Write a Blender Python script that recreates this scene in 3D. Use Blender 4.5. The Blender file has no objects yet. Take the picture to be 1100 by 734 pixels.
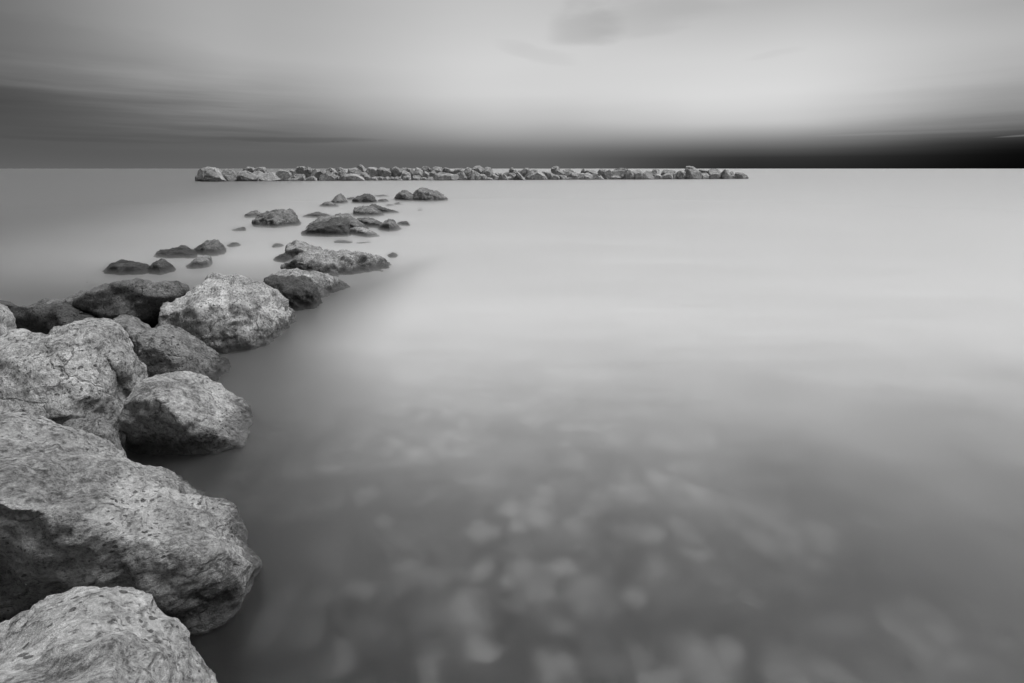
import bpy, bmesh, math, random
from mathutils import Vector, noise
R = math.radians
SC = bpy.context.scene
C = SC.collection

# ------------------------------------------------------------------ camera
CAM_H = 1.9
FPX = 519.0                       # focal length in pixels of the 1100-wide photo
PITCH = math.atan((367 - 181.3) / FPX)
cd = bpy.data.cameras.new('camera')
cd.sensor_fit = 'HORIZONTAL'; cd.sensor_width = 36.0
cd.lens = 36.0 * FPX / 1100.0
cd.clip_start = 0.05; cd.clip_end = 60000
cam = bpy.data.objects.new('camera', cd); C.objects.link(cam)
cam.location = (0, 0, CAM_H)
cam.rotation_euler = (math.pi / 2 - PITCH, 0, 0)
SC.camera = cam

# ------------------------------------------------------------------ world, sun, exposure
SUN_EL, SUN_AZ = 60.0, 78.0       # azimuth clockwise from the viewing direction (+Y)
w = bpy.data.worlds.new('World'); SC.world = w; w.use_nodes = True
nt = w.node_tree; N = nt.nodes; L = nt.links; N.clear()
def mk(tree, typ, **kw):
    n = tree.nodes.new(typ)
    for k, v in kw.items(): setattr(n, k, v)
    return n
def setin(tree, sock, v):
    if hasattr(v, 'links') or isinstance(v, bpy.types.NodeSocket): tree.links.new(v, sock)
    else: sock.default_value = v
def math_(tree, op, a, b=None, c=None, clamp=False):
    n = mk(tree, 'ShaderNodeMath', operation=op, use_clamp=clamp)
    setin(tree, n.inputs[0], a)
    if b is not None: setin(tree, n.inputs[1], b)
    if c is not None: setin(tree, n.inputs[2], c)
    return n.outputs[0]
def maprange(tree, v, a, b, c, d, typ='SMOOTHSTEP'):
    n = mk(tree, 'ShaderNodeMapRange', interpolation_type=typ)
    setin(tree, n.inputs[0], v)
    for i, x in enumerate((a, b, c, d)): setin(tree, n.inputs[i + 1], x)
    return n.outputs[0]
def fmix(tree, f, a, b):
    n = mk(tree, 'ShaderNodeMix', data_type='FLOAT')
    setin(tree, n.inputs[0], f); setin(tree, n.inputs[2], a); setin(tree, n.inputs[3], b)
    return n.outputs[0]
def ramp(tree, v, pts, interp='LINEAR'):
    n = mk(tree, 'ShaderNodeValToRGB'); cr = n.color_ramp; cr.interpolation = interp
    while len(cr.elements) > 1: cr.elements.remove(cr.elements[-1])
    for i, (p, g) in enumerate(pts):
        e = cr.elements[0] if i == 0 else cr.elements.new(p)
        e.position = p; e.color = (g, g, g, 1)
    setin(tree, n.inputs[0], v)
    return n.outputs[0]

tc = mk(nt, 'ShaderNodeTexCoord')
sep = mk(nt, 'ShaderNodeSeparateXYZ'); L.new(tc.outputs['Generated'], sep.inputs[0])
DEG = 180 / math.pi
elev = math_(nt, 'MULTIPLY', math_(nt, 'ARCSINE', sep.outputs[2]), DEG)
azim = math_(nt, 'MULTIPLY', math_(nt, 'ARCTAN2', sep.outputs[0], sep.outputs[1]), DEG)
# cloud streaks: noise in (azimuth, elevation) stretched sideways
def wnoise(sa, se, seed, detail=4, rough=.5):
    cmb = mk(nt, 'ShaderNodeCombineXYZ')
    setin(nt, cmb.inputs[0], math_(nt, 'MULTIPLY', azim, sa))
    setin(nt, cmb.inputs[1], math_(nt, 'MULTIPLY', elev, se))
    cmb.inputs[2].default_value = seed
    n = mk(nt, 'ShaderNodeTexNoise'); n.inputs['Scale'].default_value = 1
    n.inputs['Detail'].default_value = detail; n.inputs['Roughness'].default_value = rough
    L.new(cmb.outputs[0], n.inputs['Vector'])
    return math_(nt, 'SUBTRACT', n.outputs[0], .5)
big = wnoise(.035, .16, 3.0, 3)
streak = wnoise(.055, .95, 9.0, 5, .55)
wisp = wnoise(.10, .35, 21.0, 4)
# streaks are strong low over the horizon on both sides, none in the smooth middle
sidew = math_(nt, 'ADD', maprange(nt, azim, -12, -34, 0, 1), maprange(nt, azim, 26, 42, 0, .35))
loww = math_(nt, 'MULTIPLY', maprange(nt, elev, .6, 3.0, 0, 1), maprange(nt, elev, 6.0, 10.0, 1, 0))
sw = math_(nt, 'MULTIPLY', sidew, loww)
e2 = math_(nt, 'ADD', elev, math_(nt, 'MULTIPLY', big, math_(nt, 'MULTIPLY', maprange(nt, elev, 1, 8, 0, 1), 2.0)))
e2 = math_(nt, 'ADD', e2, math_(nt, 'MULTIPLY', math_(nt, 'MULTIPLY', streak, sw), 2.4))
EN = 90.0
t = math_(nt, 'DIVIDE', e2, EN, clamp=True)
P = lambda pts: [(e / EN, v) for e, v in pts]
Z1 = [(28, .62), (50, .85), (90, .95)]
profs = [
 (-46, P([(0, .12), (.8, .105), (2.1, .09), (3.5, .08), (4.8, .066), (5.7, .078), (6.9, .127), (9.3, .155), (11.7, .145), (28, .30), (50, .9), (90, 1.35)])),
 (-26, P([(0, .122), (1, .115), (2.65, .13), (4.4, .18), (6.8, .32), (9.9, .43), (14.3, .40), (28, .5), (50, 1.0), (90, 1.35)])),
 (0,   P([(0, .120), (1.1, .125), (2, .165), (3, .29), (4.8, .50), (7.5, .64), (10.9, .63), (15.6, .55), (28, .6), (50, 1.1), (90, 1.35)])),
 (26,  P([(0, .022), (1.0, .032), (1.8, .10), (2.65, .22), (4.4, .55), (6.8, .70), (9.9, .65), (14.3, .46), (28, .6), (50, 1.1), (90, 1.35)])),
 (46,  P([(0, .0015), (1.3, .003), (1.8, .012), (2.4, .04), (3.5, .165), (4.8, .30), (6.8, .42), (9.3, .46), (11.7, .38), (28, .5), (50, 1.05), (90, 1.35)])),
]
val = ramp(nt, t, profs[0][1])
for (a0, _), (a1, p) in zip(profs, profs[1:]):
    val = fmix(nt, maprange(nt, azim, a0, a1, 0, 1, 'SMOOTHSTEP'), val, ramp(nt, t, p))
# the unseen sky behind the viewer is dimmed to shape shade on the boulders
val = math_(nt, 'MULTIPLY', val, maprange(nt, math_(nt, 'MULTIPLY', sep.outputs[1], 1.0), -.5, .45, .34, 1))
# soft large variation plus the streaks as brightness
val = math_(nt, 'MULTIPLY', val, math_(nt, 'ADD', 1.0, math_(nt, 'MULTIPLY', big, .14)))
val = math_(nt, 'MULTIPLY', val, math_(nt, 'ADD', 1.0, math_(nt, 'MULTIPLY', math_(nt, 'MULTIPLY', streak, sw), .55)))
def blob(a, e, wa, we, amp, tilt=0.0, rag=4.5):
    da = math_(nt, 'DIVIDE', math_(nt, 'SUBTRACT', azim, a), wa)
    de0 = math_(nt, 'SUBTRACT', math_(nt, 'SUBTRACT', elev, e), math_(nt, 'MULTIPLY', math_(nt, 'SUBTRACT', azim, a), tilt))
    de = math_(nt, 'DIVIDE', math_(nt, 'ADD', de0, math_(nt, 'MULTIPLY', wisp, rag)), we)
    d = math_(nt, 'ADD', math_(nt, 'MULTIPLY', da, da), math_(nt, 'MULTIPLY', de, de))
    return math_(nt, 'MULTIPLY', maprange(nt, d, 0, 1, 1, 0), amp)
for args in [(7.5, 13.3, 4.5, 2.0, .17, 0), (14.0, 13.9, 8, 1.7, .09, .05), (2.5, 11.0, 5, 1.2, .07, -.25), (25.5, 10.2, 3, .8, .04, 0),
             (-40, 9.6, 16, 2.0, .10, -.03),
             (-22, 2.75, 10, .32, .22, .01, .8), (-31, 3.6, 9, .3, .14, -.03, .9), (-38, 2.3, 9, .25, .10, 0, .7), (44.5, 2.45, 2.2, .09, -1.6, .04, .2), (38, 2.9, 9, .16, -.16, 0, .4)]:
    val = math_(nt, 'MULTIPLY', val, math_(nt, 'SUBTRACT', 1.0, blob(*args)))
# the clear sky above the cloud deck, grey like the photograph
sky = mk(nt, 'ShaderNodeTexSky', sky_type='NISHITA'); sky.sun_disc = False
sky.sun_elevation = R(SUN_EL); sky.sun_rotation = R(SUN_AZ)
bw = mk(nt, 'ShaderNodeRGBToBW'); L.new(sky.outputs[0], bw.inputs[0])
lum = math_(nt, 'ADD', math_(nt, 'MULTIPLY', bw.outputs[0], .0012), math_(nt, 'MULTIPLY', val, 1 / .1))
comb = mk(nt, 'ShaderNodeCombineColor')
for i in range(3): L.new(lum, comb.inputs[i])
bg = mk(nt, 'ShaderNodeBackground'); bg.inputs[1].default_value = .10
L.new(comb.outputs[0], bg.inputs[0])
out = mk(nt, 'ShaderNodeOutputWorld'); L.new(bg.outputs[0], out.inputs[0])

sl = bpy.data.lights.new('sun', 'SUN'); sl.energy = 4.7; sl.angle = R(34)
so = bpy.data.objects.new('sun', sl); C.objects.link(so)
d = Vector((math.sin(R(SUN_AZ)) * math.cos(R(SUN_EL)), math.cos(R(SUN_AZ)) * math.cos(R(SUN_EL)), math.sin(R(SUN_EL))))
so.rotation_euler = d.to_track_quat('Z', 'Y').to_euler()
so.location = d * 50

SC.view_settings.view_transform = 'Standard'; SC.view_settings.look = 'None'
SC.view_settings.exposure = 0.0; SC.view_settings.gamma = 1.0
SC.render.engine = 'CYCLES'
cy = SC.cycles
cy.max_bounces = 10; cy.transmission_bounces = 6; cy.transparent_max_bounces = 12; cy.volume_bounces = 5
cy.diffuse_bounces = 3; cy.glossy_bounces = 3
cy.sample_clamp_indirect = 4.0
cy.use_denoising = True

# ------------------------------------------------------------------ helpers
CP, SP = math.cos(PITCH), math.sin(PITCH)
def ray(px, py):
    yv = (367 - py) / FPX
    return Vector(((px - 550) / FPX, CP + yv * SP, -SP + yv * CP))
def atY(px, py, Y):
    r = ray(px, py); return Vector((r.x * Y / r.y, Y, CAM_H + r.z * Y / r.y))
def atZ(px, py, z):
    r = ray(px, py); k = (z - CAM_H) / r.z
    return Vector((r.x * k, r.y * k, z))
CAMP = Vector((0, 0, CAM_H))
BED = -.50

def new_mat(name):
    m = bpy.data.materials.new(name); m.use_nodes = True
    m.node_tree.nodes.clear(); return m
def tnoise(t_, vec, scale, detail=4, rough=.5, dist=0.0):
    n = mk(t_, 'ShaderNodeTexNoise'); n.inputs['Scale'].default_value = scale
    n.inputs['Detail'].default_value = detail; n.inputs['Roughness'].default_value = rough
    n.inputs['Distortion'].default_value = dist
    t_.links.new(vec, n.inputs['Vector']); return n.outputs[0]

def rock_mat(name, lo, hi, wet=.26, far=False, strata=(0, 0, 0), wetdark=.70):
    """limestone: mottled body colour, dark pits and cracks, algae-dark band at the waterline"""
    m = new_mat(name); T = m.node_tree
    tc_ = mk(T, 'ShaderNodeTexCoord'); geo = mk(T, 'ShaderNodeNewGeometry')
    mp = mk(T, 'ShaderNodeMapping'); mp.inputs['Rotation'].default_value = strata
    oi = mk(T, 'ShaderNodeObjectInfo')
    ofs = mk(T, 'ShaderNodeVectorMath', operation='SCALE'); ofs.inputs[0].default_value = (37, 19, 53)
    T.links.new(oi.outputs['Random'], ofs.inputs['Scale'])
    vr_ = mk(T, 'ShaderNodeVectorRotate', rotation_type='AXIS_ANGLE'); vr_.inputs['Axis'].default_value = (.5, .8, .3)
    T.links.new(geo.outputs['Position'], vr_.inputs[0]); T.links.new(math_(T, 'MULTIPLY', oi.outputs['Random'], 1.6), vr_.inputs['Angle'])
    ad_ = mk(T, 'ShaderNodeVectorMath', operation='ADD'); T.links.new(vr_.outputs[0], ad_.inputs[0]); T.links.new(ofs.outputs[0], ad_.inputs[1])
    T.links.new(ad_.outputs[0], mp.inputs[0])
    rnd = oi.outputs['Random']; rnd2 = math_(T, 'FRACT', math_(T, 'MULTIPLY', rnd, 17.3))
    mp2 = mk(T, 'ShaderNodeMapping'); mp2.inputs['Scale'].default_value = (1, 1, 1.45)
    T.links.new(mp.outputs[0], mp2.inputs[0])
    v, vs = mp.outputs[0], mp2.outputs[0]
    k = .28 if far else 1.0
    n1 = tnoise(T, v, 2.2 * k, 5, .6, .3)
    n2 = tnoise(T, vs, 8 * k, 8, .74)
    n3 = tnoise(T, vs, 38 * k, 6, .78)
    n4 = tnoise(T, v, 120 * k, 4, .75)
    a = math_(T, 'ADD', math_(T, 'MULTIPLY', n1, .28), math_(T, 'MULTIPLY', n2, .26))
    a = math_(T, 'ADD', a, math_(T, 'MULTIPLY', n3, .32))
    a = math_(T, 'ADD', a, math_(T, 'MULTIPLY', n4, .14))
    val = maprange(T, a, .42, .58, lo, hi, 'LINEAR')
    # pits
    pitn = tnoise(T, vs, 30 * k, 6, .65)
    pit = maprange(T, pitn, .36, .44, 1, 0)
    pitm = maprange(T, n1, .35, .6, .25, 1)
    pit = math_(T, 'MULTIPLY', math_(T, 'MULTIPLY', pit, pitm), maprange(T, rnd2, 0, 1, .35, 1, 'LINEAR'))
    val = math_(T, 'MULTIPLY', val, math_(T, 'SUBTRACT', 1.0, math_(T, 'MULTIPLY', pit, .75)))
    # round solution holes, irregular size, clustered
    vp = mk(T, 'ShaderNodeTexVoronoi', feature='F1'); vp.inputs['Scale'].default_value = 34 * k; vp.inputs['Randomness'].default_value = 1
    T.links.new(vs, vp.inputs['Vector'])
    pc = mk(T, 'ShaderNodeSeparateColor'); T.links.new(vp.outputs['Color'], pc.inputs[0])
    rad = math_(T, 'MULTIPLY', maprange(T, pc.outputs[0], .45, 1, 0, .42, 'LINEAR'), maprange(T, n1, .42, .58, .2, 1))
    hole = maprange(T, math_(T, 'SUBTRACT', math_(T, 'ADD', vp.outputs['Distance'], math_(T, 'MULTIPLY', math_(T, 'SUBTRACT', n4, .5), .5)), rad), -.06, .06, 1, 0)
    val = math_(T, 'MULTIPLY', val, math_(T, 'SUBTRACT', 1.0, math_(T, 'MULTIPLY', hole, .7)))
    # thin cracks
    vr = mk(T, 'ShaderNodeTexVoronoi', feature='DISTANCE_TO_EDGE'); vr.inputs['Scale'].default_value = 2.1 * k
    wv = mk(T, 'ShaderNodeVectorMath', operation='ADD')
    nz = mk(T, 'ShaderNodeTexNoise'); nz.inputs['Scale'].default_value = 5 * k; nz.inputs['Detail'].default_value = 5
    T.links.new(vs, nz.inputs['Vector'])
    sc_ = mk(T, 'ShaderNodeVectorMath', operation='SCALE'); sc_.inputs['Scale'].default_value = .22 / k
    T.links.new(nz.outputs[1], sc_.inputs[0]); T.links.new(vs, wv.inputs[0]); T.links.new(sc_.outputs[0], wv.inputs[1])
    T.links.new(wv.outputs[0], vr.inputs['Vector'])
    crack = maprange(T, vr.outputs[0], 0, .022, 1, 0)
    crack = math_(T, 'MULTIPLY', crack, maprange(T, n2, .45, .58, 0, 1))
    val = math_(T, 'MULTIPLY', val, math_(T, 'SUBTRACT', 1.0, math_(T, 'MULTIPLY', crack, .6)))
    val = math_(T, 'MULTIPLY', val, maprange(T, rnd, 0, 1, .90, 1.12, 'LINEAR'))
    # broad stains
    val = math_(T, 'MULTIPLY', val, maprange(T, tnoise(T, v, 4.5 * k, 6, .65), .40, .55, .80, 1))
    # algae / wet band
    sp = mk(T, 'ShaderNodeSeparateXYZ'); T.links.new(geo.outputs['Position'], sp.inputs[0])
    hz = math_(T, 'ADD', sp.outputs[2], math_(T, 'MULTIPLY', math_(T, 'SUBTRACT', n2, .5), .35))
    wetf = maprange(T, hz, wet * .25, wet, 1, 0)
    val = math_(T, 'MULTIPLY', val, math_(T, 'SUBTRACT', 1.0, math_(T, 'MULTIPLY', wetf, wetdark)))
    cc = mk(T, 'ShaderNodeCombineColor')
    for i in range(3): T.links.new(val, cc.inputs[i])
    # bump
    h = math_(T, 'ADD', math_(T, 'MULTIPLY', n2, 1.1), math_(T, 'MULTIPLY', n3, .55))
    h = math_(T, 'ADD', h, math_(T, 'MULTIPLY', n4, .22))
    h = math_(T, 'SUBTRACT', h, math_(T, 'MULTIPLY', pit, .35))
    h = math_(T, 'SUBTRACT', h, math_(T, 'MULTIPLY', crack, .3))
    h = math_(T, 'SUBTRACT', h, math_(T, 'MULTIPLY', hole, .3))
    bp = mk(T, 'ShaderNodeBump'); bp.inputs['Strength'].default_value = 1.0
    bp.inputs['Distance'].default_value = .062 / k
    T.links.new(h, bp.inputs['Height'])
    b = mk(T, 'ShaderNodeBsdfPrincipled')
    T.links.new(cc.outputs[0], b.inputs['Base Color']); T.links.new(bp.outputs[0], b.inputs['Normal'])
    setin(T, b.inputs['Roughness'], fmix(T, wetf, .88, .5))
    b.inputs['Specular IOR Level'].default_value = .3
    o = mk(T, 'ShaderNodeOutputMaterial'); T.links.new(b.outputs[0], o.inputs[0])
    return m

M_PALE = rock_mat('pale_limestone', .11, .80, strata=(R(25), R(20), R(30)))
M_PALE2 = rock_mat('pitted_limestone', .07, .72, strata=(R(-20), R(35), 0))
M_GREY = rock_mat('grey_limestone', .07, .56, strata=(R(10), R(30), R(15)))
M_DARK = rock_mat('dark_wet_limestone', .02, .15, strata=(R(0), R(15), R(0)))
M_MID = rock_mat('mid_grey_limestone', .05, .42, strata=(R(40), R(-20), R(60)))
M_SLATE = rock_mat('slate_grey_limestone', .035, .30, strata=(R(5), R(25), R(0)))
M_FAR = rock_mat('breakwater_stone', .15, .46, wet=.30, wetdark=.5, far=True)
M_SUNK = M_GREY

def link(o, name, m, label, cat, group=None):
    C.objects.link(o)
    o.data.materials.clear(); o.data.materials.append(m)
    o['label'] = label; o['category'] = cat
    if group: o['group'] = group
    return o

def facets(p, scale, seed):
    """difference of the two nearest cell distances: angular broken-stone relief"""
    d_, _ = noise.voronoi(p * scale + Vector((seed, seed * .7, 0)))
    return d_[0]

def chip(b, rg, n, dp=1.0):
    """break flat flakes off a convex block"""
    for _ in range(n):
        d_ = Vector((rg.gauss(0, 1), rg.gauss(0, 1), rg.uniform(-.3, 1.3))).normalized()
        pr = [v.co.dot(d_) for v in b.verts]
        hi, lo = max(pr), min(pr)
        cut = hi - (hi - lo) * rg.uniform(.012, .065) * dp
        bmesh.ops.bisect_plane(b, geom=b.verts[:] + b.edges[:] + b.faces[:], plane_co=d_ * cut, plane_no=d_, clear_outer=True)
        r = bmesh.ops.convex_hull(b, input=b.verts[:])
        dead = [g for g in set(r['geom_interior'] + r['geom_unused']) if isinstance(g, bmesh.types.BMVert)]
        bmesh.ops.delete(b, geom=dead, context='VERTS')

def build_rock(hulls, voxel, amp, seed, m, label, group=None, smooth=1, name='boulder', cat='boulder', chips=12, cdp=1.0):
    bm = bmesh.new(); crng = random.Random(seed * 31)
    for pts in hulls:
        b2 = bmesh.new()
        vs = [b2.verts.new(p) for p in pts]
        r = bmesh.ops.convex_hull(b2, input=vs)
        dead = [g for g in set(r['geom_interior'] + r['geom_unused']) if isinstance(g, bmesh.types.BMVert)]
        bmesh.ops.delete(b2, geom=dead, context='VERTS')
        chip(b2, crng, chips, cdp)
        me_ = bpy.data.meshes.new('t'); b2.to_mesh(me_); b2.free()
        bm.from_mesh(me_); bpy.data.meshes.remove(me_)
    me = bpy.data.meshes.new(name); bm.to_mesh(me); bm.free()
    o = bpy.data.objects.new(name, me); C.objects.link(o)
    mo = o.modifiers.new('r', 'REMESH'); mo.mode = 'VOXEL'; mo.voxel_size = voxel; mo.adaptivity = 0
    if smooth:
        ms = o.modifiers.new('s', 'SMOOTH'); ms.factor = .5; ms.iterations = smooth
    dg = bpy.context.evaluated_depsgraph_get(); dg.update()
    me2 = bpy.data.meshes.new_from_object(o.evaluated_get(dg))
    C.objects.unlink(o); bpy.data.objects.remove(o); bpy.data.meshes.remove(me)
    me2.name = name
    # origin at the rock's base
    xs = [v.co for v in me2.vertices]
    cx = sum(v.x for v in xs) / len(xs); cy_ = sum(v.y for v in xs) / len(xs); zb = min(v.z for v in xs)
    size = max(max(v.x for v in xs) - min(v.x for v in xs), .2)
    f0 = 1.7 / size if size < 4 else .5
    off = Vector((seed * 13.7, seed * 5.1, seed * 3.3))
    nor = [v.normal.copy() for v in me2.vertices]
    FR = noise.fractal; RM = noise.ridged_multi_fractal
    S = min(max(size / 2.2, .12), 1.6) * amp / .05
    fq = 2.2 / max(size, .25) * 1.15
    ax = Vector((math.sin(seed * 2.1) * .5, math.cos(seed * 1.3) * .4, 1)).normalized()
    for v, n in zip(me2.vertices, nor):
        p = v.co
        q = p * fq + off
        wq = q * 1.3 + Vector((noise.noise(q * 1.7), noise.noise(q * 1.7 + Vector((9, 2, 4))), noise.noise(q * 1.7 + Vector((3, 7, 1))))) * .5
        dd, _ = noise.voronoi(wq * 1.2)
        a = (min(dd[1] - dd[0], .5) - .22) * .085             # facet bulges, creases between
        a += FR(q * 1.1, 1.0, 2.1, 3) * .040
        h = q.dot(ax) * 7.0 + FR(q * 1.5 + off, 1, 2, 2) * 1.3
        a += (abs((h % 1.0) - .5) - .25) * .022 * max(0, noise.noise(q * 1.3 - off) + .35)   # strata ledges
        a += FR(q * 5.0, .75, 2.1, 6) * .034
        a -= max(0, RM(q * 6.0, .9, 2.2, 3, 1.0, 2.0) - 1.55) * .030
        v.co = p + n * (a * S)
    base = Vector((cx, cy_, zb))
    me2.transform(__import__('mathutils').Matrix.Translation(-base))
    for p in me2.polygons: p.use_smooth = True
    o = bpy.data.objects.new(name, me2); o.location = base
    return link(o, name, m, label, cat, group)

# hull from traced crest and waterline (pixels of the photograph give directions, D its real depth)
def lerp(a, b, t_): return a + (b - a) * t_
def interp(poly, x):
    if x <= poly[0][0]: return poly[0][1]
    for (x0, y0), (x1, y1) in zip(poly, poly[1:]):
        if x <= x1: return y0 + (y1 - y0) * (x - x0) / max(x1 - x0, 1e-6)
    return poly[-1][1]
def wedge(top, base, D, back=None, bulge=.03, bz=-.06, extra=()):
    """crest points stand D behind the waterline points below them; the front face bulges; the back drops to the bed"""
    back = D if back is None else back
    pts = []
    bw_ = [atZ(x, y, bz) for x, y in base]
    Yb = [(x, atZ(x, y, bz).y) for x, y in base]
    n = len(top)
    cx_ = sum(p.x for p in bw_) / len(bw_)
    for p in bw_:
        pts += [p, Vector((p.x, p.y - .05, BED))]
    for i, (x, y) in enumerate(top):
        k = .55 if i in (0, n - 1) else 1.0
        c_ = atY(x, y, interp(Yb, x) + D * k)
        if c_.z < bz: c_ = atZ(x, y, bz)
        pts.append(c_)
        s = 1 + back / c_.y                                    # behind the crest, on the line of sight, lower
        b_ = CAMP + (c_ - CAMP) * s
        b_.z = min(b_.z, c_.z) - back * .35
        pts.append(b_); pts.append(Vector((b_.x, b_.y, BED)))
        if 0 < i < n - 1:
            f = min(bw_, key=lambda p: abs(p.x - c_.x))
            m_ = lerp(f, c_, .62); m_ = CAMP + (m_ - CAMP) * (1 - bulge)
            pts.append(m_)
    for e in extra: pts.append(e)
    return pts

# ------------------------------------------------------------------ the sea bed, the water, the milky blur
def sheet(name, z, m, ys, xw):
    bm = bmesh.new()
    rows = []
    for y in ys:
        hw = xw(y)
        rows.append([bm.verts.new((hw * (i / 8 - 1), y, z)) for i in range(17)])
    for a_, b_ in zip(rows, rows[1:]):
        for i in range(16): bm.faces.new((a_[i], a_[i + 1], b_[i + 1], b_[i]))
    me = bpy.data.meshes.new(name); bm.to_mesh(me); bm.free()
    o = bpy.data.objects.new(name, me); C.objects.link(o); me.materials.append(m)
    o['kind'] = 'structure'; return o

def soft_patches(T, geo):
    nz = mk(T, 'ShaderNodeTexNoise'); nz.inputs['Scale'].default_value = 4.0; nz.inputs['Detail'].default_value = 3
    T.links.new(geo.outputs['Position'], nz.inputs['Vector'])
    sc_ = mk(T, 'ShaderNodeVectorMath', operation='SCALE'); sc_.inputs['Scale'].default_value = .24; T.links.new(nz.outputs[1], sc_.inputs[0])
    wv = mk(T, 'ShaderNodeVectorMath', operation='ADD'); T.links.new(geo.outputs['Position'], wv.inputs[0]); T.links.new(sc_.outputs[0], wv.inputs[1])
    p1 = None
    for scl, amp_ in ((3.1, .9), (5.4, .9), (1.4, .5)):
        vo = mk(T, 'ShaderNodeTexVoronoi', feature='SMOOTH_F1'); vo.inputs['Scale'].default_value = scl; vo.inputs['Smoothness'].default_value = .35
        T.links.new(wv.outputs[0], vo.inputs['Vector'])
        bl = maprange(T, vo.outputs['Distance'], .08, .62, 1, 0)
        cs = mk(T, 'ShaderNodeSeparateColor'); T.links.new(vo.outputs['Color'], cs.inputs[0])
        bl = math_(T, 'MULTIPLY', math_(T, 'MULTIPLY', bl, maprange(T, cs.outputs[0], .25, .9, .05, 1)), amp_)
        p1 = bl if p1 is None else math_(T, 'ADD', p1, bl)
    n2 = tnoise(T, geo.outputs['Position'], .8, 2, .5)
    p1 = math_(T, 'MULTIPLY', p1, maprange(T, n2, .35, .55, .5, 1), clamp=True)
    return p1
# bed: dark weed and silt with pale sand and worn stones showing as soft patches
m = new_mat('sea_bed'); T = m.node_tree
geo = mk(T, 'ShaderNodeNewGeometry')
p1 = soft_patches(T, geo)
val = fmix(T, p1, .015, .75)
cc = mk(T, 'ShaderNodeCombineColor')
for i in range(3): T.links.new(val, cc.inputs[i])
b = mk(T, 'ShaderNodeBsdfDiffuse'); T.links.new(cc.outputs[0], b.inputs[0])
o_ = mk(T, 'ShaderNodeOutputMaterial'); T.links.new(b.outputs[0], o_.inputs[0])
ys = [-6, -2, 0, 2, 4, 8, 16, 32, 64, 128, 400, 2000, 8000, 30000]
sheet('sea_bed', BED, m, ys, lambda y: 30 + abs(y) * 2.4)

# water: rough mirror averaged over the long exposure, clear when looked down on, thin foam veil drifting on it
m = new_mat('sea_water'); T = m.node_tree
geo = mk(T, 'ShaderNodeNewGeometry')
mp = mk(T, 'ShaderNodeMapping'); mp.inputs['Scale'].default_value = (.10, .42, 1); mp.inputs['Rotation'].default_value = (0, 0, R(-8))
T.links.new(geo.outputs['Position'], mp.inputs[0])
s1 = tnoise(T, mp.outputs[0], 1.0, 4, .5, .5)
s2 = tnoise(T, geo.outputs['Position'], 1.3, 3, .5)
mp3 = mk(T, 'ShaderNodeMapping'); mp3.inputs['Scale'].default_value = (.55, 3.2, 1); mp3.inputs['Rotation'].default_value = (0, 0, R(14))
T.links.new(geo.outputs['Position'], mp3.inputs[0]); s3 = tnoise(T, mp3.outputs[0], 1.0, 3, .5)
fr = mk(T, 'ShaderNodeFresnel'); fr.inputs[0].default_value = 1.33
gl = mk(T, 'ShaderNodeBsdfAnisotropic'); gl.inputs['Roughness'].default_value = .26
gl.inputs['Color'].default_value = (1, 1, 1, 1)
tr = mk(T, 'ShaderNodeBsdfRefraction'); tr.inputs[0].default_value = (.85, .85, .85, 1); tr.inputs['Roughness'].default_value = .29; tr.inputs['IOR'].default_value = 1.06
df = mk(T, 'ShaderNodeBsdfDiffuse'); df.inputs[0].default_value = (.75, .75, .75, 1)
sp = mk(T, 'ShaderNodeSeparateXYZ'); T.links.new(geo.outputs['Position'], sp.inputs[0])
# foam veil also paints the light fall-off nearby and the dim sky reflection at left
veil_tone = maprange(T, math_(T, 'ADD', sp.outputs[1], math_(T, 'MULTIPLY', math_(T, 'SUBTRACT', s2, .5), 1.2)), 0.9, 6.3, 0, .50)
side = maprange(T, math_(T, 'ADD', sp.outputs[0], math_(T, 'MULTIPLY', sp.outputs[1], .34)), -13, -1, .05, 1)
# veil thinned along the groyne to paint the dark reflection of its rocks
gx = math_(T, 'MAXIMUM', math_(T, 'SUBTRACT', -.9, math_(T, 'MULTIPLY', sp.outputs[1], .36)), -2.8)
refl_dark = maprange(T, math_(T, 'SUBTRACT', sp.outputs[0], gx), 0, 1.5, .16, 1)
refl_dark = math_(T, 'MAXIMUM', refl_dark, maprange(T, sp.outputs[1], 6, 12, 0, 1))
veil_tone = math_(T, 'MULTIPLY', veil_tone, refl_dark)
veil = math_(T, 'MULTIPLY', math_(T, 'MULTIPLY', veil_tone, side), math_(T, 'MULTIPLY', maprange(T, s1, .36, .66, .93, 1.04), maprange(T, s3, .35, .65, .965, 1.035, 'LINEAR')))
veil = math_(T, 'ADD', veil, math_(T, 'MULTIPLY', math_(T, 'MULTIPLY', soft_patches(T, geo), refl_dark), math_(T, 'MULTIPLY', maprange(T, sp.outputs[1], 1.0, 6.0, .10, 0), maprange(T, sp.outputs[0], .4, 2.6, 1, .1))))
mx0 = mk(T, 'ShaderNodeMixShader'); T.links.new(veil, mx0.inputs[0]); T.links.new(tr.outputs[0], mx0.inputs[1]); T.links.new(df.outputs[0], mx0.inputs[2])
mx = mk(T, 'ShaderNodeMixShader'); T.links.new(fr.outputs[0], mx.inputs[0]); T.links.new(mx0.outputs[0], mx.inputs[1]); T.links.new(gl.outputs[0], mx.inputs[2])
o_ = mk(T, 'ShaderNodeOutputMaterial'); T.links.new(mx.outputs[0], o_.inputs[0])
sheet('water', 0.0, m, ys, lambda y: 30 + abs(y) * 2.4)

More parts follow.
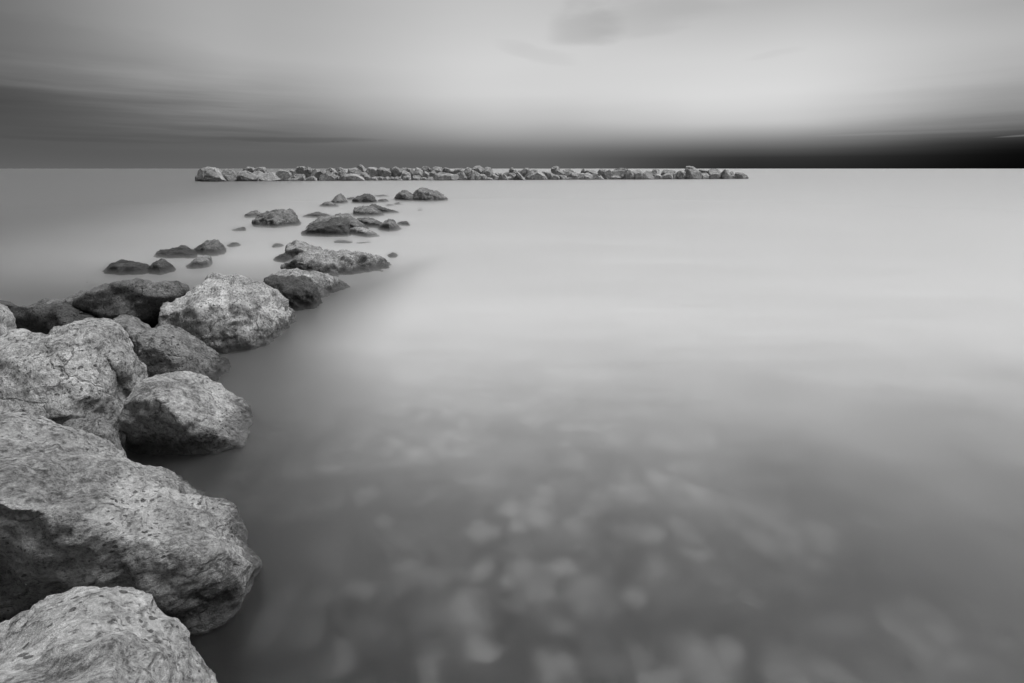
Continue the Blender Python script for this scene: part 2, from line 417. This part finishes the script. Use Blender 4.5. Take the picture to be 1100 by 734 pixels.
# waves and spray averaged into a milky layer, from the bed to a hand above the mean level
def veil_box(name, z0, z1, col, dens, g, label):
    m = new_mat(name); T = m.node_tree
    pv = mk(T, 'ShaderNodeVolumePrincipled')
    pv.inputs['Color'].default_value = (col, col, col, 1); pv.inputs['Density'].default_value = dens
    pv.inputs['Anisotropy'].default_value = g
    o_ = mk(T, 'ShaderNodeOutputMaterial'); T.links.new(pv.outputs[0], o_.inputs['Volume'])
    bm = bmesh.new(); bmesh.ops.create_cube(bm, size=1)
    me = bpy.data.meshes.new(name); bm.to_mesh(me); bm.free(); me.materials.append(m)
    o = bpy.data.objects.new(name, me); C.objects.link(o)
    o.scale = (22000, 12010, z1 - z0); o.location = (0, 5995, (z0 + z1) / 2)
    o['kind'] = 'stuff'; o['label'] = label
veil_box('sea_mist', .004, .125, .77, .92, .86, 'milky veil of blurred waves lying over the sea')
veil_box('murky_water', BED - .02, -.004, .45, 2.0, .5, 'murky body of the water under the surface')

# ------------------------------------------------------------------ the near boulders of the groyne
V = atZ
# bottom left corner boulder
build_rock([[V(-70, 700, .62), V(0, 662, .66), V(40, 640, .70), V(85, 622, .72), V(118, 624, .71), V(160, 634, .66), V(185, 655, .60),
             V(215, 690, .45), V(232, 715, .35), V(245, 745, .2), V(262, 800, 0), V(-120, 820, .70), V(30, 800, .95), V(120, 790, .92), V(190, 800, .6),
             V(120, 690, .86), V(60, 700, .86), V(260, 830, -.2)]
            + [Vector((x, y, BED)) for x, y in ((-2.6, .6), (-1.1, .5), (-.85, 1.0), (-1.05, 1.35), (-2.3, 1.55), (-2.6, 1.2))]],
           .013, .045, 1, M_PALE, 'pale grooved limestone boulder filling the bottom left corner of the photo', 'groyne boulders', 2, chips=10, cdp=0.3)
# the long tilted slab above it
build_rock([[V(-60, 440, .92), V(0, 443, .86), V(40, 447, .78), V(72, 460, .68), V(120, 480, .50), V(165, 503, .28), V(200, 524, .08),
             V(-60, 530, .86), V(0, 540, .80), V(60, 553, .72), V(105, 578, .60), V(160, 588, .50), V(215, 592, .42), V(258, 592, .34),
             V(248, 560, .20), V(225, 535, .05), V(266, 602, .26), V(262, 625, .18), V(235, 530, -.25), V(262, 560, -.22),
             V(248, 660, .02), V(230, 690, -.1), V(-40, 680, .05), V(60, 690, -.10), V(150, 690, -.15)]
            + [Vector((x, y, BED)) for x, y in ((-3.2, 1.8), (-1.5, 1.65), (-1.3, 1.7), (-1.35, 2.3), (-1.9, 2.9), (-3.2, 2.6))]],
           .014, .05, 2, M_PALE, 'huge pale boulder with long tilted flat top, its right end dipping into the water', 'groyne boulders', 2, chips=8, cdp=0.25)
# small stone wedged behind the slab
build_rock([wedge([(58, 458), (80, 448), (110, 446), (122, 455), (130, 480)], [(60, 480), (95, 495), (128, 500)], .12, .2, bz=.22)],
           .011, .04, 3, M_MID, 'small rough grey stone wedged between the huge tilted boulder and the ridged one', 'groyne boulders', chips=10, cdp=0.5)
# big ridged boulder at the left edge
build_rock([[V(-80, 372, .72), V(0, 362, .74), V(22, 357, .77), V(50, 356, .79), V(88, 353, .84), V(96, 362, .84), V(100, 385, .72), V(104, 410, .56), V(112, 436, .42), V(60, 449, .42),
             V(-60, 447, .5), V(0, 452, .46), V(-80, 400, .70), V(10, 390, .72), V(60, 392, .68)]
            + [Vector((x, y, BED)) for x, y in ((-5.2, 3.4), (-3.0, 3.1), (-3.3, 4.1), (-5.2, 4.6), (-4, 3.0))],
            [V(50, 355, .84), V(60, 347, .86), V(100, 336, .88), V(112, 337, .84), V(126, 352, .74), V(136, 365, .64), V(96, 362, .84), V(112, 436, .40),
             V(118, 430, .36), V(128, 415, .4), V(104, 410, .55), V(120, 352, .76)]
            + [Vector((x, y, BED)) for x, y in ((-3.6, 3.3), (-3.0, 3.2), (-3.3, 4.3), (-3.8, 4.6))],
            [V(122, 364, .69), V(134, 369, .64), V(146, 378, .56), V(150, 388, .49), V(146, 400, .40), V(137, 410, .34), V(118, 430, .28), V(118, 380, .68), V(128, 400, .52)]
            + [Vector((x, y, -.3)) for x, y in ((-3.15, 3.4), (-3.05, 3.6), (-3.2, 4.0), (-3.4, 4.1))]],
           .016, .045, 4, M_PALE2, 'big ridged boulder at the left edge, just behind the huge tilted one', 'groyne boulders', 3, chips=10, cdp=0.45)
# left edge sliver
build_rock([[V(-60, 318, 1.0), V(-10, 314, .98), V(2, 322, .92), V(7, 340, .82), V(15, 356, .70), V(18, 372, .6), V(-60, 372, .7), V(-40, 345, 1.0)]
            + [Vector((x, y, BED)) for x, y in ((-6.6, 4.4), (-5.6, 4.6), (-5.9, 5.2), (-7.2, 5.6))]],
           .025, .045, 5, M_PALE, 'pale stone cut off by the left edge of the photo, beside the dark boulder', 'groyne boulders', 2, chips=8, cdp=0.4)
# round-shouldered boulder, lit top and dark undercut front
build_rock([[V(124, 438, .42), V(130, 428, .46), V(150, 408, .52), V(163, 399, .56), V(200, 397, .48), V(216, 400, .42), V(240, 413, .28), V(262, 432, .12),
             V(270, 440, .02), V(290, 470, -.2), V(150, 408, .54), V(175, 428, .50), V(182, 442, .42), V(225, 457, .20), V(262, 478, .02),
             V(128, 460, .26), V(168, 462, .22), V(235, 470, .08)]
            + [V(x, y, -.15) for x, y in ((140, 492), (180, 500), (225, 492), (262, 486))]
            + [Vector((x, y, BED)) for x, y in ((-2.6, 3.1), (-1.98, 3.1), (-2.05, 3.6), (-2.8, 4.0))]],
           .015, .05, 6, M_PALE, 'boulder with bright pitted top and dark undercut front, standing just above the huge slab', 'groyne boulders', 1, chips=10, cdp=0.4)
# slope-sided boulder behind it
build_rock([[V(144, 366, .56), V(153, 355, .59), V(170, 350, .58), V(185, 349, .56), V(205, 358, .42), V(222, 370, .26), V(238, 386, .04), V(244, 400, -.15),
             V(148, 374, .52), V(160, 366, .58), V(190, 375, .44), V(150, 400, .30), V(200, 405, .05), V(225, 410, -.12)]
            + [Vector((x, y, BED)) for x, y in ((-3.4, 4.1), (-2.65, 4.25), (-2.75, 5.0), (-3.9, 5.3))]],
           .016, .045, 7, M_MID, 'streaky grey boulder sloping down to the water, directly below the large speckled boulder', 'groyne boulders', 2, chips=12, cdp=0.5)
build_rock([wedge([(118, 344), (128, 338), (146, 338), (160, 347), (165, 354)], [(122, 362), (140, 368), (160, 362)], .4, .4, bz=.30)],
           .018, .04, 8, M_MID, 'small flat-topped stone tucked behind the ridged boulder', 'groyne boulders')
# large speckled boulder
build_rock([[V(166, 342, .42), V(176, 328, .50), V(192, 316, .58), V(212, 308, .62), V(225, 299, .68), V(236, 293, .70), V(262, 295, .66), V(284, 307, .54), V(300, 314, .46), V(304, 322, .40),
             V(300, 336, .30), V(294, 352, .18), V(288, 366, .06), V(180, 334, .48), V(210, 332, .52), V(250, 322, .57), V(275, 327, .47),
             V(188, 350, .38), V(215, 362, .25), V(240, 376, .05), V(270, 378, .0)]
            + [V(x, y, -.25) for x, y in ((240, 392), (285, 384), (215, 388))]
            + [Vector((x, y, BED)) for x, y in ((-4.4, 5.4), (-3.1, 5.1), (-2.85, 5.6), (-3.0, 6.8), (-4.4, 7.2))]],
           .022, .075, 9, M_PALE2, 'large bright speckled boulder at the bend of the groyne, its foot in dark water', 'groyne boulders', 3, chips=14, cdp=0.5)
# two long dark slabs behind
build_rock([[V(52, 326, .56), V(80, 318, .64), V(120, 308, .72), V(150, 304, .74), V(185, 305, .70), V(198, 307, .66), V(204, 312, .56), V(190, 325, .40), V(168, 340, .30), V(120, 342, .4), V(80, 330, .5)]
            + [Vector((x, y, BED)) for x, y in ((-8.2, 6.8), (-5.0, 6.2), (-4.4, 7.0), (-5.2, 8.6), (-8.2, 9.0))]],
           .03, .05, 10, M_SLATE, 'long low dark grey boulder with a flat back, left of the large speckled one', 'groyne boulders', 2, chips=10, cdp=0.5)
build_rock([[V(-40, 332, .52), V(6, 325, .60), V(30, 324, .60), V(60, 323, .58), V(85, 326, .56), V(108, 338, .46), V(110, 350, .4), V(60, 356, .3), V(16, 356, .26), V(-40, 352, .3)]
            + [Vector((x, y, BED)) for x, y in ((-8.2, 5.6), (-4.9, 5.0), (-4.8, 5.9), (-6.4, 7.2), (-8.4, 7.2))]],
           .03, .055, 11, M_DARK, 'nearly black long boulder near the left edge, behind the ridged one', 'groyne boulders', 2, chips=10, cdp=0.4)
# dark pitted boulder at the bend and its pale flank
build_rock([wedge([(282, 300), (300, 297), (325, 296), (336, 300), (345, 312), (347, 325)], [(286, 340), (305, 337), (325, 336), (344, 333)], .45, .7, .05)],
           .022, .09, 12, M_DARK, 'dark deeply pitted boulder just right of the large speckled one', 'groyne boulders', 2)
build_rock([[V(286, 300, .30), V(292, 292, .36), V(312, 287, .38), V(335, 290, .34), V(360, 298, .22), V(385, 308, .02), V(366, 316, -.05), V(350, 326, -.05), V(340, 312, .12), V(310, 300, .3), V(395, 312, -.1)]
            + [Vector((x, y, BED)) for x, y in ((-4.4, 7.6), (-3.1, 7.0), (-2.9, 8.4), (-4.4, 9.2))]],
           .024, .07, 13, M_GREY, 'low fan-shaped rock with grooves running down into the milky water', 'groyne boulders', 1)
# long ribbed boulder
build_rock([[V(302, 283, .26), V(318, 277, .32), V(336, 272, .36), V(352, 270, .36), V(362, 270, .34), V(372, 276, .30), V(400, 274, .26), V(414, 276, .20), V(418, 284, .05),
             V(305, 286, .22), V(330, 290, .14), V(362, 296, -.02), V(395, 296, -.04), V(418, 288, -.02), V(425, 292, -.2)]
            + [Vector((x, y, BED)) for x, y in ((-4.6, 9.4), (-2.3, 9.0), (-2.2, 10.4), (-3.4, 11.6), (-5, 11))]],
           .026, .09, 14, M_GREY, 'long ribbed grey rock stretching right from the groyne, above the fan-shaped one', 'groyne boulders', 1)
build_rock([wedge([(306, 268), (310, 262), (322, 259), (332, 261), (344, 266), (352, 272)], [(308, 280), (330, 282), (350, 280)], .5, .6)],
           .026, .07, 15, M_GREY, 'small pale-topped rock sitting behind the long ribbed one', 'groyne boulders')
build_rock([wedge([(292, 280), (300, 274), (306, 271), (314, 275), (316, 282)], [(293, 284), (312, 285)], .4, .5)],
           .03, .06, 16, M_DARK, 'small black wedge of rock touching the left end of the long ribbed one', 'groyne boulders')

# rocks standing in the water beyond
def awash(top, base, D, vox, mat_, label, seed, amp=.09, back=None, **kw):
    if mat_ is M_GREY: mat_ = M_SLATE
    mx_ = sum(p[0] for p in top) / len(top); g = 1.05
    hgt = max(p[1] for p in base) - min(p[1] for p in top)
    top = [(mx_ + (x - mx_) * g, y - min(1.6, hgt * .09)) for x, y in top]
    base = [(mx_ + (x - mx_) * g, y + .6) for x, y in base]
    build_rock([wedge(top, base, D, back, **kw)], vox * .8, amp * .6, seed, mat_, label, 'rocks awash along the groyne', 1, name='rock', cat='rock', chips=14, cdp=.8 if D > .45 else .4)
awash([(110, 294), (119, 284), (130, 280.5), (150, 283), (163, 285), (166, 296)], [(110, 297), (135, 299), (165, 298)], .6, .03, M_DARK,
      'dark humped rock awash above the flat-backed boulder, left hump of its pair', 20)
awash([(160, 286), (174, 278.5), (180, 280), (189, 291)], [(160, 298), (175, 299), (190, 294)], .5, .03, M_DARK,
      'dark peaked rock awash, joined to the right side of the humped one', 21)
awash([(163, 277), (180, 269), (198, 266), (212, 270), (216, 278)], [(163, 279), (190, 281), (214, 280)], .8, .035, M_DARK,
      'long low dark rock awash, left half of the pair beyond the two humps', 22)
awash([(206, 270), (222, 261), (234, 259.5), (242, 267), (242, 276)], [(208, 275), (225, 278), (242, 277)], .8, .035, M_SLATE,
      'blocky grey rock awash, right and higher half of the pair beyond the two humps', 23)
awash([(199, 289), (212, 278), (220, 275), (226, 277), (228, 286)], [(199, 291), (214, 291), (228, 288)], .4, .025, M_PALE2,
      'small pale rock awash in front of the blocky grey one', 24, .06)
awash([(242, 265), (250, 261), (255, 261), (259, 264)], [(242, 266.5), (259, 266.5)], .35, .03, M_DARK, 'tiny dark rock tip awash right of the blocky grey rock', 25, .05)
awash([(290, 266), (296, 262), (302, 262), (306, 265)], [(290, 267), (306, 267)], .35, .03, M_GREY, 'faint low rock tip awash left of the small pale-topped rock', 26, .05)
awash([(246, 248), (256, 246), (262, 244), (264, 246)], [(246, 249), (264, 248.5)], .35, .03, M_DARK, 'thin streak of rock barely breaking the surface left of the domed boulder', 27, .04)
awash([(263, 233), (270, 227.5), (276, 227), (282, 231)], [(263, 235), (284, 235)], .8, .04, M_GREY, 'small grey rock awash behind the left shoulder of the domed boulder', 28)
awash([(271, 243), (278, 232), (288, 227), (305, 225), (312, 228), (322, 240)], [(272, 245), (295, 246.5), (322, 243.5)], 1.0, .04, M_SLATE,
      'large domed grey boulder standing alone in the water left of the far cluster', 29, .13)
awash([(324, 252), (332, 248), (345, 240), (366, 234), (371, 235), (376, 252)], [(324, 255), (350, 256), (375, 256)], .7, .035, M_DARK,
      'big black slanting slab, the darkest rock of the far cluster', 30, .08)
awash([(328, 246), (336, 239), (348, 233.5), (356, 235), (368, 232)], [(329, 248), (368, 246)], .9, .04, M_GREY, 'grey rock leaning on the back of the black slanting slab', 31)
awash([(358, 234), (366, 230), (374, 230), (382, 238)], [(358, 240), (384, 243)], .8, .04, M_GREY, 'rounded grey rock top showing behind the ridge of the black slanting slab', 32)
awash([(371, 237), (377, 233), (384, 238), (392, 243), (396, 248)], [(372, 250), (385, 251), (397, 249)], .6, .035, M_SLATE,
      'jagged grey rock against the right end of the black slanting slab', 33)
awash([(374, 246), (384, 244), (396, 247), (402, 251), (408, 255)], [(376, 253), (392, 256), (408, 257)], .5, .03, M_PALE2,
      'pale low rock with grooves, sinking into the water right of the black slab', 34, .06)
awash([(325, 233), (335, 229.5), (342, 228), (352, 231), (358, 234)], [(326, 234.5), (358, 235.5)], .8, .04, M_GREY, 'low pointed rock awash behind the leaning grey rock', 35, .06)
awash([(382, 236), (392, 234.5), (402, 236), (410, 240), (408, 246)], [(384, 243), (396, 246), (409, 247)], .8, .035, M_GREY,
      'smooth sloping slab between the jagged rock and the small pyramid rock', 36, .06)
awash([(406, 247), (412, 240), (418, 236), (424, 239), (431, 248)], [(407, 248.5), (418, 250.5), (431, 249)], .7, .035, M_GREY,
      'small pyramid rock with pale ridges at the right of the far cluster', 37, .08)
awash([(427, 240), (432, 238), (437, 238), (441, 243)], [(427, 243), (441, 244)], .6, .035, M_DARK, 'small rounded rock awash right of the pyramid rock', 38, .06)
awash([(358, 260), (362, 258.5), (374, 259), (380, 260.5)], [(358, 262), (380, 262.5)], .4, .03, M_GREY, 'thin low rock awash in front of the black slanting slab', 39, .05)
awash([(378, 261), (392, 260), (408, 260)], [(378, 262.5), (408, 262)], .3, .03, M_GREY, 'long thin rock rim awash right of the thin low rock', 40, .04)
awash([(416, 275), (422, 271.5), (426, 273), (430, 277)], [(416, 278), (431, 278.5)], .35, .03, M_DARK, 'dark rock tip awash off the right end of the long ribbed rock', 41, .05)
awash([(344, 222), (350, 217.5), (355, 217), (363, 222)], [(344, 223.5), (364, 223.5)], 1.2, .05, M_GREY, 'low wedge rock awash in front of the tall pointed one', 42, .09)
awash([(356, 218), (362, 211), (366, 208.5), (370, 212), (373, 217)], [(357, 220.5), (373, 219.5)], 1.3, .05, M_GREY, 'pointed pyramid rock, tallest at the left of the farthest row awash', 43, .10)
awash([(373, 213), (378, 212), (384, 213)], [(372, 216), (384, 216)], .9, .05, M_GREY, 'low grey rock between the pointed pyramid rock and the dark dome', 44, .07)
awash([(379, 217), (384, 212), (391, 209), (397, 209), (402, 212), (405, 217)], [(379, 219), (392, 220), (406, 219)], 1.2, .05, M_DARK,
      'dark dome-shaped rock in the middle of the farthest row awash', 45, .12)
awash([(406, 215.5), (410, 214), (414, 213.5), (417, 216)], [(406, 218), (418, 218)], .9, .05, M_GREY, 'little grey rock just right of the dark dome-shaped rock', 46, .06)
awash([(402, 210.5), (412, 209.3), (418, 211)], [(402, 212), (418, 212)], 1.0, .05, M_GREY, 'flat sliver of rock awash behind the little grey rock', 47, .04)
awash([(423, 219.5), (428, 217.5), (431, 219)], [(423, 220.5), (432, 220.8)], .8, .04, M_DARK, 'small dark flat stone awash below the twin-humped rock', 48, .05)
awash([(414, 221), (418, 219.5), (424, 221)], [(413, 222), (424, 222.3)], .6, .04, M_GREY, 'faint pale stone awash left of the small dark flat stone', 49, .04)
awash([(380, 232), (381, 224), (385, 222.5), (394, 222), (402, 224), (410, 228), (411, 231)], [(380, 233.5), (396, 234), (412, 233)], 1.0, .04, M_GREY,
      'blocky rock with upright left face, between the farthest row and the black slab cluster', 50, .10)
awash([(396, 223), (399, 220), (404, 221), (416, 225), (430, 229)], [(398, 229), (415, 230), (430, 230)], .8, .04, M_DARK,
      'long dark rock tapering right from the blocky rock', 51, .08)
awash([(425, 212), (430, 207), (436, 205), (441, 208), (446, 213)], [(425, 216), (435, 217), (446, 217)], 1.4, .06, M_SLATE,
      'left hump of the twin-humped rock, farthest of the rocks awash', 52, .14)
awash([(444, 211), (450, 205), (453, 202), (458, 204), (464, 208), (476, 211), (480, 215)], [(444, 217), (462, 217.5), (480, 216.5)], 1.4, .06, M_SLATE,
      'right peaked part of the twin-humped rock, farthest and widest of the rocks awash', 53, .14)
awash([(90, 303.5), (96, 302), (101, 304)], [(90, 305), (102, 305)], .2, .02, M_DARK, 'tiny stone tip in the water above the left end of the flat-backed boulder', 54, .02)
awash([(448, 226), (451, 225), (455, 226)], [(448, 227), (456, 227)], .5, .03, M_DARK, 'speck of rock awash alone below the twin-humped rock', 55, .03)

# ------------------------------------------------------------------ the far breakwater
BW = {205: [(55,215,190,290),(135,125,480,300),(440,145,690,285),(690,150,960,290),(785,80,935,185),(965,90,1110,170),(925,150,1060,215),(980,180,1300,290)],
 280: [(240,145,420,295),(385,130,520,250),(520,85,660,190),(640,90,750,220),(495,195,660,270),(400,250,550,300),(665,230,820,285),(750,135,950,265),(895,190,1100,290),(950,150,1030,200)],
 355: [(-45,105,85,190),(85,100,195,165),(0,155,100,215),(110,145,240,215),(-70,205,70,280),(65,215,150,275),(140,195,215,280),(195,190,455,295),(260,115,440,225),(400,55,540,185),(540,105,690,230),(440,170,540,245),(495,210,590,285),(600,230,690,290),(690,105,865,240),(680,225,780,285),(790,235,870,290),(875,230,940,282),(865,100,940,210),(925,90,1030,230),(940,230,1030,290),(1030,100,1175,170),(1025,155,1170,245)],
 430: [(95,120,200,220),(40,220,155,290),(165,215,290,290),(205,120,330,250),(330,75,450,155),(300,235,375,285),(335,140,420,262),(400,150,530,245),(390,235,530,290),(465,90,610,185),(515,180,820,285),(605,95,740,185),(735,130,800,195),(790,105,930,195),(820,175,960,270),(955,95,1050,240),(920,225,1010,282),(1055,105,1150,180),(1010,165,1110,280)],
 505: [(30,85,190,190),(0,150,130,265),(65,190,225,282),(185,105,330,245),(225,240,335,285),(320,190,430,278),(345,170,470,230),(435,205,560,282),(500,150,570,212),(580,105,660,185),(570,175,670,240),(555,230,660,285),(640,130,820,290),(665,200,760,282),(690,135,770,200),(770,105,880,215),(820,200,905,282),(880,140,1080,262),(950,225,1130,285)],
 580: [(0,150,100,235),(60,150,195,262),(165,80,270,165),(215,135,350,248),(135,205,300,282),(0,222,110,282),(340,120,475,180),(355,150,470,245),(400,230,510,277),(280,210,390,278),(460,170,560,272),(520,180,720,272),(610,115,665,190),(665,135,830,220),(640,180,750,265),(745,180,850,268),(845,125,990,235),(940,135,1060,262),(850,220,950,275)],
 655: [(40,120,100,195),(100,95,240,150),(0,140,240,235),(160,205,280,267),(235,120,350,265),(20,220,160,268),(355,120,475,265),(490,140,615,250),(480,180,640,272),(615,125,740,225),(640,190,790,272),(770,130,940,215),(780,180,945,272),(935,180,1010,265),(990,130,1110,265)],
 730: [(0,140,85,260),(85,130,300,262),(95,80,235,150),(255,135,460,205),(300,180,445,262),(425,120,555,165),(440,130,610,257),(595,140,720,258),(640,140,745,245),(715,155,800,215),(820,175,950,250),(740,205,900,258),(930,205,1005,260)]}
SPECIAL = {(205, 1): 'biggest pyramid-shaped boulder of the far breakwater, at its left end',
           (205, 0): 'small dark wedge of stone forming the left tip of the far breakwater',
           (355, 9): 'tall tilted stone rising highest on the left half of the far breakwater',
           (430, 10): 'long sausage-shaped boulder lying along the waterline of the far breakwater',
           (730, 12): 'low tapering stone forming the right tip of the far breakwater',
           (730, 1): 'big round pale boulder near the right end of the far breakwater',
           (730, 2): 'cap stone on the big round pale boulder near the far breakwater right end',
           (655, 1): 'flat cap stone standing alone above the middle right part of the far breakwater',
           (505, 12): 'narrow slab leaning diagonally in the middle of the far breakwater'}
stones = []
for x0, lst in BW.items():
    for i, (a_, b_, c_, d_) in enumerate(lst):
        stones.append([x0 + a_ / 13.75, 174 + b_ / 13.75, x0 + c_ / 13.75, 174 + d_ / 13.75, SPECIAL.get((x0, i))])
def baseline(px): return 195.6 + (192.9 - 195.6) * (px - 210) / 590.0
rng = random.Random(5)
ORD = 'first second third fourth fifth sixth seventh eighth ninth tenth eleventh twelfth thirteenth fourteenth fifteenth sixteenth seventeenth eighteenth nineteenth twentieth'.split()
def ordn(k):
    if k < 20: return ORD[k]
    t_ = {2: 'twenty', 3: 'thirty', 4: 'forty', 5: 'fifty'}[(k + 1) // 10]; u = (k + 1) % 10
    return {'twenty': 'twentieth', 'thirty': 'thirtieth', 'forty': 'fortieth', 'fifty': 'fiftieth'}[t_] if u == 0 else t_ + '-' + ORD[u - 1]
for s in stones:
    x0, y0, x1, y1, _ = s
    bl = baseline((x0 + x1) / 2)
    s.append('waterline' if y1 > bl - 1.7 else ('crest' if y0 < bl - 10.4 else 'middle'))
rows = {r: sorted([s for s in stones if s[5] == r], key=lambda s: s[0] + s[2]) for r in ('waterline', 'crest', 'middle')}
where = {'waterline': 'along the waterline', 'crest': 'along the top', 'middle': 'in the middle layer'}
for r, lst in rows.items():
    n = len(lst)
    for i, s in enumerate(lst):
        if s[4]: continue
        wd, ht = s[2] - s[0], s[3] - s[1]
        shp = ('wide flat' if wd > 1.9 * ht else 'upright' if ht > 1.05 * wd else 'large blocky' if wd > 11 else 'small' if wd < 7 else 'rounded')
        side, k = ('left', i) if i < n / 2 else ('right', n - 1 - i)
        s[4] = f'{shp} stone {where[r]} of the far breakwater, {ordn(k)} from its {side} end'
for si, (x0, y0, x1, y1, label, row) in enumerate(stones):
    cxp = (x0 + x1) / 2; bl = baseline(cxp)
    Y0 = atZ(cxp, bl, 0).y
    up = max(0.0, bl - y1)                                       # pixels above the waterline
    Y = Y0 + .8 + up * .28 + (0 if row == 'waterline' else .9) + (y0 < bl - 13) * .3
    if row == 'waterline': y1 = bl + .9; Y += rng.uniform(-.9, .5)
    mpx = Y / (FPX * 1.053)
    wdt = (x1 - x0) * mpx; dep = wdt * rng.uniform(.9, 1.25)
    k = 7; ph = rng.uniform(0, 6.28)
    bm = bmesh.new(); vs = []
    tilt = rng.uniform(-.35, .35)
    if label and 'tilted stone' in label: tilt = 0
    for (fy, sc) in ((-.5, .62), (-.3, .95), (0, 1.08), (.3, .95), (.5, .6)):
        for j in range(k):
            an = ph + 2 * math.pi * j / k + rng.uniform(-.3, .3)
            ex = 2.3
            ca, sa = math.cos(an), math.sin(an)
            rr = (abs(ca) ** ex + abs(sa) ** ex) ** (-1 / ex) * rng.uniform(1.08, 1.6) * sc
            fx, fz = ca * rr, sa * rr
            ppx = cxp + fx * (x1 - x0) / 2 + tilt * fz * (x1 - x0) * .12
            ppy = (y0 + y1) / 2 - fz * (y1 - y0) / 2
            if label and 'tilted stone' in label: ppx = cxp + fx * 3.0 - fz * 2.8
            if label and 'diagonally' in label: ppx = cxp + fx * 2.2 - fz * 5.0
            vs.append(bm.verts.new(atY(ppx, ppy, Y + fy * dep)))
    r = bmesh.ops.convex_hull(bm, input=vs)
    dead = [g for g in set(r['geom_interior'] + r['geom_unused']) if isinstance(g, bmesh.types.BMVert)]
    bmesh.ops.delete(bm, geom=dead, context='VERTS')
    chip(bm, rng, 9, 2.6)
    bmesh.ops.dissolve_limit(bm, angle_limit=R(10), verts=bm.verts[:], edges=bm.edges[:])
    bmesh.ops.triangulate(bm, faces=bm.faces[:])
    bmesh.ops.subdivide_edges(bm, edges=bm.edges[:], cuts=3, use_grid_fill=True)
    bm.normal_update()
    off = Vector((si * 7.3, si * 1.9, 0))
    mv = []
    for v in bm.verts:
        q = v.co * .9 + off
        mv.append((v, v.normal * (noise.fractal(q * 1.2, 1, 2, 4) * .05 + noise.fractal(q * 4, .9, 2, 3) * .05)))
    for v, d_ in mv: v.co += d_
    cxw = sum(v.co.x for v in bm.verts) / len(bm.verts); cyw = sum(v.co.y for v in bm.verts) / len(bm.verts); zw = min(v.co.z for v in bm.verts)
    for v in bm.verts: v.co -= Vector((cxw, cyw, zw))
    me = bpy.data.meshes.new('boulder'); bm.to_mesh(me); bm.free()
    o = bpy.data.objects.new('boulder', me); o.location = (cxw, cyw, zw)
    link(o, 'boulder', M_FAR, label, 'boulder', 'boulders of the far breakwater')
